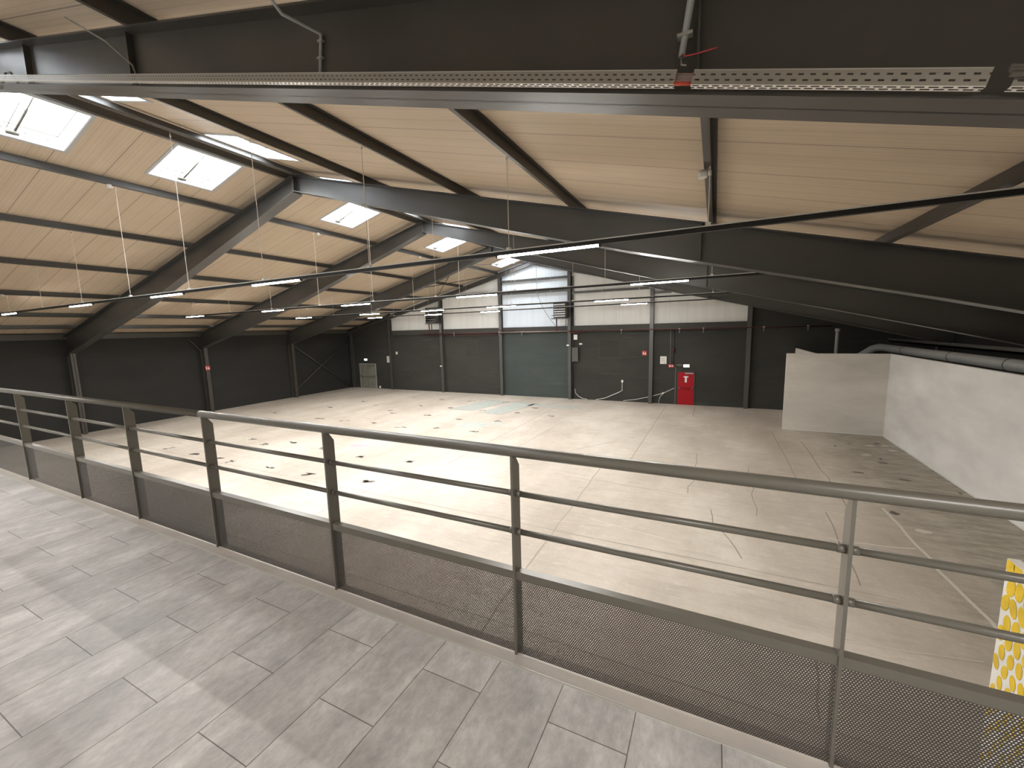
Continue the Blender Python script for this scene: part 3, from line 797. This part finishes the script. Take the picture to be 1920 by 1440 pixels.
# call point beside red door
e = empty('alarm_sounder', (-2.33, YW, 2.27)); tag(e, 'red alarm box with pale marks left of the red door', 'fire alarm')
mb = MB(); mb.box(-.16, .16, -.07, -.001, 0, .2); mb.build('housing', M['sign_red'], e)
mb = MB(); mb.box(-.11, -.03, -.074, -.071, .04, .15); mb.box(.03, .11, -.074, -.071, .06, .13); mb.build('symbol', M['paper'], e)
def fire_sign(x, y, z, lab, rot=0):
    e = empty('fire_extinguisher_sign', (x, y, z)); e.rotation_euler = (0, 0, rot); tag(e, lab, 'sign', 'fire extinguisher signs')
    mb = MB(); mb.box(-.14, .14, -.012, -.001, 0, .28); mb.build('panel', M['sign_red'], e)
    mb = MB(); mb.box(-.085, -.035, -.016, -.013, .05, .2); mb.box(-.07, -.05, -.016, -.013, .2, .24); mb.extr([(.02, -.016, .05), (.1, -.016, .05), (.1, -.016, .13), (.06, -.016, .22), (.02, -.016, .12)], (0, .003, 0)); mb.build('symbol', M['paper'], e)
fire_sign(-3.93, YW, 3.0, 'small red and white extinguisher sign left of a gable column')
fire_sign(XL + .47, 14.86, 2.72, 'small red and white extinguisher sign on the left wall column', math.pi / 2)
def notice(x0, x1, z0, z1, lab):
    e = empty('notice', ((x0 + x1) / 2, YW, z0)); tag(e, lab, 'notice', 'white notices on the gable wall'); w = (x1 - x0) / 2; h = z1 - z0
    mb = MB(); mb.box(-w, w, -.015, -.001, 0, h); mb.build('sheet', M['paper'], e)
    mb = MB()
    for i in range(4): mb.box(-w * .7, w * .55, -.018, -.0155, h * (.3 + .15 * i), h * (.3 + .15 * i) + h * .035)
    mb.box(w * .3, w * .6, -.018, -.0155, h * .08, h * .2); mb.build('print', M['cable_grey'], e)
notice(-2.98, -2.61, 2.48, 2.95, 'white notice sheet between the gable column and the alarm box')
notice(-25.1, -24.7, 2.28, 2.82, 'pale notice on the dark wall right of the grey door')
# sockets, boxes
plate('switch_box', -24.03, -23.87, 2.98, 3.2, .07, M['paper'], 'small white box right of the left gable column', 'electrical box')
plate('switch_box', -27.0 + .9, -25.98, .05, .22, .08, M['paper'], 'tiny white box on the floor line beside the grey door', 'electrical box')
plate('junction_box', -8.48, -8.24, 4.03, 4.37, .12, M['white'], 'white box on the black trunking under the red pipe', 'junction box', y=YW - .02)
plate('floodlight', -8.12, -7.92, 3.70, 3.80, .1, M['white'], 'tiny bright lamp right of the black trunking', 'lamp')
cab = plate('electrical_cabinet', -8.58, -8.16, 2.58, 3.52, .22, M['steel'], 'flat grey electrical cabinet beside the centre gable column', 'cabinet', y=YW - .02)
mb = MB(); mb.box(-.19, .19, -.226, -.221, .03, .91); mb.build('door', M['pipe_grey'] if False else M['steel'], cab)
plate('cable_trunking', -8.62, -8.50, 3.53, 8.2, .1, M['black'], 'black vertical cable trunking up the centre gable column', 'cable trunking')
plate('cable_trunking', -8.62, -8.54, .05, 2.56, .08, M['black'], 'black vertical cable trunking below the grey cabinet', 'cable trunking')
plate('grey_trunking', -2.10, -2.02, 0, 2.3, .05, M['steel'], 'grey vertical trunking left of the red door', 'cable trunking')
plate('pipe_valve', -8.90, -8.74, 3.62, 3.72, .12, M['paper'], 'small pale box on the front of the centre column', 'electrical box', y=YW - .275)
plate('pipe_valve', -19.33, -19.20, 2.05, 2.14, .1, M['paper'], 'small pale valve on the left heater column', 'electrical box', y=YW - .275)
# blanked hatches
for x0, x1, z0, z1, lab in ((-17.1, -15.95, 2.82, 4.08, 'square outlined hatch on the dark wall left of centre'), (-6.74, -5.5, 2.84, 3.98, 'square outlined hatch on the dark wall right of centre')):
    e = empty('wall_hatch', ((x0 + x1) / 2, YW, z0)); tag(e, lab, 'hatch', 'blanked hatches in the gable wall'); w = (x1 - x0) / 2; h = z1 - z0
    mb = MB(); mb.box(-w, w, -.012, -.001, 0, h); mb.build('panel', M['wall_dark'], e)
    mb = MB()
    for a in ((-w - .03, -w, 0, h), (w, w + .03, 0, h), (-w - .03, w + .03, -.03, 0), (-w - .03, w + .03, h, h + .03)): mb.box(a[0], a[1], -.02, -.001, a[2], a[3])
    mb.build('frame', M['band'], e)
# outlined door in the centre bay
mb = MB(); mb.box(0, 1.9, -.012, -.001, 0, .02)
o = mb.build('trim_2', M['band']); o.location = (-12.3, YW, 1.98); tag(o, kind='structure')
# white surface conduit
def wallcable(pts, r, label, m_, name='cable'):
    return cable([(x, YW - .03 - (0 if len(p) < 1 else 0), z) for p in pts for x, z in [p]], r, label, m_, 'surface cables on the gable wall', name)
wallcable([(-5.27, 1.25), (-5.27, .72), (-5.5, .58), (-6.4, .16), (-7.0, .03)], .02, 'white conduit bending from a socket down to the floor', M['white'])
plate('socket', -5.33, -5.21, 1.25, 1.40, .05, M['paper'], 'white socket at the top of the bent conduit', 'socket')
wallcable([(-8.45, .7), (-8.4, .4), (-8.2, .2), (-7.9, .06), (-7.6, .03)], .018, 'pale cable curving onto the floor below the cabinet', M['white'])
wallcable([(-2.12, 1.0), (-2.75, .66), (-3.6, .38), (-4.4, .18), (-5.2, .05)], .018, 'long pale cable sloping from the red door to the floor', M['white'])
wallcable([(-2.78, .64), (-2.95, .38), (-3.02, .03)], .015, 'short cable branch dropping to the floor near the red door', M['white'])
mb = MB(); mb.tube([(0, 0, 0), (0, .05, 0)], .06, 10); o = mb.build('junction_box', M['white'], smooth=True); o.location = (-2.77, YW - .06, .66); tag(o, 'round white junction where the pale cable branches', 'junction box')
wallcable([(-2.02, 2.43), (-1.7, 2.43)], .012, 'short white cable between alarm box and exit sign', M['white'])
wallcable([(-2.40, 2.48), (-2.40, 5.0)], .012, 'thin vertical cable rising from the alarm box', M['cable_grey'])
wallcable([(-2.22, 2.48), (-2.22, 4.95)], .03, 'dark vertical pipe rising above the alarm box', M['band'], 'pipe')
mb = MB(); mb.tube([(0, 0, -.13), (0, 0, .13)], .05, 8); mb.tube([(0, -.1, 0), (0, .128, 0)], .03, 8); mb.box(-.1, .1, -.13, -.1, -.02, .02)
o = mb.build('red_valve', M['red_paint'], smooth=True); o.location = (-2.22, YW - .13, 3.35); tag(o, 'dark red valve on the pipe above the alarm box', 'valve')
# long red pipe run
e = empty('gas_pipe', (-21.2, YW - .36, 4.6)); tag(e, 'long thin red pipe running along the gable wall under the white panels', 'pipe')
mb = MB(); mb.tube([(0, 0, .02), (7.3, 0, .02)], .028, 8); mb.tube([(12.4, 0, .02), (26.6, 0, .0)], .028, 8); mb.build('pipe_run', M['red_paint'], e, True)
mb = MB(); mb.tube([(7.3, 0, .02), (12.4, 0, .02)], .03, 8); mb.build('bare_section', M['pink_pipe'], e, True)
mb = MB(); mb.tube([(.6, .08, -.12), (7.3, .08, -.12)], .02, 8); mb.tube([(12.5, .08, -.1), (13.2, .08, -.1)], .05, 8); mb.tube([(7.2, -.02, .2), (8.6, -.02, .2)], .02, 8); build_each(mb, 'branch_pipe', M['red_paint'], e, True)
for x in (3.3, 7.2, 9.0, 15.9, 19.3, 20.6, 23.6, 25.6):
    mb = MB(); mb.tube([(x, 0, .0), (x, 0, -.22)], .018, 8); mb.box(x - .05, x + .05, -.04, .04, -.03, .06); mb.build('tee', M['cable_grey'], e, True)

# unit heaters
def heater(x0, x1, z0, z1, y, label, light):
    e = empty('unit_heater', ((x0 + x1) / 2, y, z0)); w = (x1 - x0) / 2; h = z1 - z0
    tag(e, label, 'heater', 'unit heaters on the gable wall')
    mb = MB(); mb.box(-w, -w + .03, -.25, .25, 0, h); mb.box(w - .03, w, -.25, .25, 0, h); mb.box(-w, w, -.25, .25, h - .03, h); mb.box(-w, w, -.25, .25, 0, .03); mb.box(-w, w, .2, .23, 0, h)
    mb.build('casing', M['steel_dark'], e)
    for k in range(6):
        z = .07 + (h - .14) * k / 5.6
        mb = MB(); mb.hexa([(-w + .04, -.30, z), (w - .04, -.30, z), (w - .04, -.16, z + .06), (-w + .04, -.16, z + .06)], [(-w + .04, -.30, z + .035), (w - .04, -.30, z + .035), (w - .04, -.16, z + .095), (-w + .04, -.16, z + .095)])
        mb.build('louvre', M['white_lit'] if light else M['steel'], e)
    mb = MB(); mb.box(-w - .25, w + .35, -.05, .05, -.06, -.01); mb.box(-w - .25, w + .35, .02, .05, h * .15, h * .15 + .04)
    mb.build('bracket', M['steel_dark'], e)
    mb = MB(); mb.tube([(-w + .12, 0, -.06), (-w + .12, .02, 4.62 - z0)], .045, 8)
    if not light: mb.tube([(-w + .34, 0, -.06), (-w + .34, .02, 4.62 - z0)], .035, 8)
    mb.build('supply_pipe', M['red_paint'], e, True)
    return e
heater(-9.62, -8.78, 5.50, 6.48, 26.2, 'unit heater with white louvres in front of the bluish centre bay', True)
heater(-20.1, -19.2, 5.45, 6.62, 26.2, 'dark unit heater with red pipe legs on the left of the gable wall', False)
plate('heater_control', -9.42, -9.06, 5.02, 5.44, .12, M['white'], 'white control box under the right unit heater', 'electrical box')
# hanging cable loop from roof apex to the heater
pts = []
for i in range(15):
    t = i / 14
    x = -10.95 + .1 * t + (1.25 * max(0, (t - .35) / .65) ** 1.6); z = 8.9 - 3.95 * t ** (.95) ; pts.append((x, 26.3, z))
cable(pts, .018, 'thin grey cable hanging in a curve from the roof to the right heater', M['cable_grey'])

# ------------------------------------------------------------------ ventilation duct and pipes at the right
DX, DZ, DR = 7.05, 3.56, .165
e = empty('ventilation_duct', (DX, 22.5, DZ)); tag(e, 'long round grey duct running above the light grey partition', 'duct')
mb = MB(); mb.tube([(-1.0, 1.7, -.55), (-.2, 2.55, -.05), (0, 2.45, 0), (0, 2.2, .0), (0, -24.5, 0)][0:0] or [(-.75, 2.6, -.42), (-.3, 2.62, -.08), (-.08, 2.5, .0), (0, 2.2, 0), (0, -18, 0)], DR, 20)
mb.build('tube', M['pipe_grey'], e, True)
for y in (22.3, 18.5, 15.5, 12.5, 9.4, 6.4):
    mb = MB(); mb.tube([(0, y - 22.5 - .015, 0), (0, y - 22.5 + .015, 0)], DR + .012, 20); mb.build('joint_ring', M['cable_dark'], e, True)
mb = MB(); mb.box(0, .15, -14, 7, 0, .06); mb.box(0, .02, -14, 7, 0, .16)
o = mb.build('support_rail', M['steel']); o.location = (7.27, 18, 3.83); tag(o, 'thin grey rail above and behind the round duct', 'rail')
e = empty('vent_pipe', (5.02, 23.5, 0)); tag(e, 'upright grey pipe with capped top behind the partition', 'pipe')
mb = MB(); mb.tube([(0, 0, 0), (0, 0, 4.42)], .07, 12); mb.build('tube', M['pipe_grey'], e, True)
mb = MB(); mb.tube([(0, 0, 4.36), (0, 0, 4.50)], .10, 12); mb.build('cap', M['pipe_grey'], e, True)

# ------------------------------------------------------------------ mezzanine
ZM = 3.2
EDGE = 1.72
b = MB(); b.cur = 0; b.box(XL + .01, 6.47, YB + .01, 1.585, ZM - .02, ZM)
b.cur = 1; b.box(XL + .01, 6.47, YB + .01, EDGE, ZM - .3, ZM - .021)
tag(b.build('mezzanine_floor', [M['tile'], M['steel_dark']]), kind='structure')
b = MB(); b.box(XL + .01, 6.47, 1.597, EDGE, ZM - .02, ZM)
tag(b.build('trim_1', M['border']), kind='structure')
b = MB(); b.box(XL + .01, 6.47, 1.585, 1.597, ZM - .02, ZM + .004)
tag(b.build('trim_3', mat('edge_profile', (.55, .52, .47), .4, .3)), kind='structure')
b = MB(); b.box(XL + .01, 6.47, 1.2, 1.4, 0, ZM - .31)
tag(b.build('wall_front', M['wall_side']), kind='structure')

# ------------------------------------------------------------------ railing
PX = [-13.5 + .0, -12.23, -10.96, -9.69, -8.42, -7.13, -5.86 + .12, -4.57, -3.375, -2.09, -.83, .435, 1.70, 2.97, 4.24, 5.51]
RY = 1.665
e = empty('guard_railing', (0, RY, ZM)); tag(e, 'brown grey steel guard railing with perforated infill along the tiled gallery edge', 'railing')
HZ = 1.038
mb = MB(); mb.tube([(-14.0, 0, HZ), (-3.405, 0, HZ)], .0255, 20); mb.build('handrail', M['rail_paint'], e, True)
mb = MB(); mb.tube([(-3.397, 0, HZ), (6.2, 0, HZ)], .0255, 20); mb.build('handrail', M['rail_paint'], e, True)
mb = MB(); mb.tube([(-3.43, 0, HZ), (-3.37, 0, HZ)], .0235, 20); mb.build('handrail_joint', M['black_hole'], e, True)
post0 = None
for x in PX:
    if post0 is None:
        mb = MB()                       # flat plate, back top corner cut off
        mb.extr([(-.006, -.012, -.02), (-.006, .062, -.02), (-.006, .062, .955), (-.006, .018, HZ - .02), (-.006, -.012, HZ - .02)], (.012, 0, 0))
        post0 = mb.build('post', M['rail_paint'], e); post0.location = (x, 0, 0)
    else:
        o = post0.copy(); COL.objects.link(o); o.parent = e; o.location = (x, 0, 0)
RZ = (.635, .826)
for z in RZ:
    for xa, xb in zip(PX, PX[1:]):
        mb = MB(); mb.tube([(xa + .006, .022, z), (xb - .006, .022, z)], .0138, 12)
        mb.tube([(xa + .006, .022, z), (xa + .03, .022, z)], .0155, 12)
        mb.tube([(xb - .03, .022, z), (xb - .006, .022, z)], .0155, 12)
        mb.build('rail', M['rail_paint'], e, True)
for xa, xb in zip(PX, PX[1:]):
    mb = MB(); mb.box(xa + .006, xb - .006, -.004, .036, .436, .440); mb.box(xa + .006, xb - .006, -.004, 0, .400, .436)
    mb.build('angle_rail', M['rail_paint'], e)
    mb = MB(); mb.box(0, xb - xa - .014, 0, .002, 0, .42)
    o = mb.build('perforated_panel', M['perf'], e); o.location = (xa + .007, .002, .004)

# ------------------------------------------------------------------ patterned screen wall at the right edge
e = empty('patterned_screen', (1.535, 3.18, 0)); tag(e, 'white screen printed with yellow leaf spots at the lower right edge', 'screen')
mb = MB(); mb.box(0, .05, -1.35, 0, 0, 3.45); mb.build('board', M['poster_white'], e)
mb = MB(); rr = random.Random(3)
rowz = 3.42; k = 0
while rowz > .2:
    t = (3.45 - rowz); big = max(0, 1 - t / 1.1)
    rz_, ry_ = .034 + .026 * big, .017 + .020 * big
    stepy = .084 if big < .4 else .072
    yv = -.03 - (stepy / 2 if k % 2 else 0)
    while yv > -1.32:
        c = Vector((-.0015, yv + rr.uniform(-.008, .008), rowz + rr.uniform(-.01, .01))); tl = rr.uniform(-.25, .35)
        pts = []
        for i in range(16):
            q = 2 * math.pi * i / 16; u, v = ry_ * math.cos(q), rz_ * math.sin(q)
            yy, zz = c.y + u * math.cos(tl) - v * math.sin(tl), c.z + u * math.sin(tl) + v * math.cos(tl)
            pts.append((c.x, max(-1.349, min(-.001, yy)), min(3.448, zz)))
        mb.quad(*pts); yv -= stepy
    rowz -= rz_ * 1.75 + .008 + (.012 if big == 0 else 0); k += 1
mb.build('leaf_print', M['yellow'], e)

# scuff specks on the partition walls
mb = MB(); rr = random.Random(11)
def speck_ring(c, ux, uz, r, n=7):
    pts = []
    for i in range(n):
        q = 2 * math.pi * i / n; k = r * rr.uniform(.6, 1.2); pts.append(tuple(Vector(c) + Vector(ux) * k * math.cos(q) + Vector(uz) * k * math.sin(q)))
    mb.quad(*pts)
for _ in range(16): speck_ring((rr.uniform(3.1, 6.4), 21.896, rr.uniform(.25, .75)), (1, 0, 0), (0, 0, 1), rr.uniform(.01, .03))
for _ in range(9): speck_ring((6.476, rr.uniform(9, 20), rr.uniform(.15, 1.2)), (0, 1, 0), (0, 0, 1), rr.uniform(.01, .03))
tag(mb.build('plaster_specks', M['paper']), kind='structure')
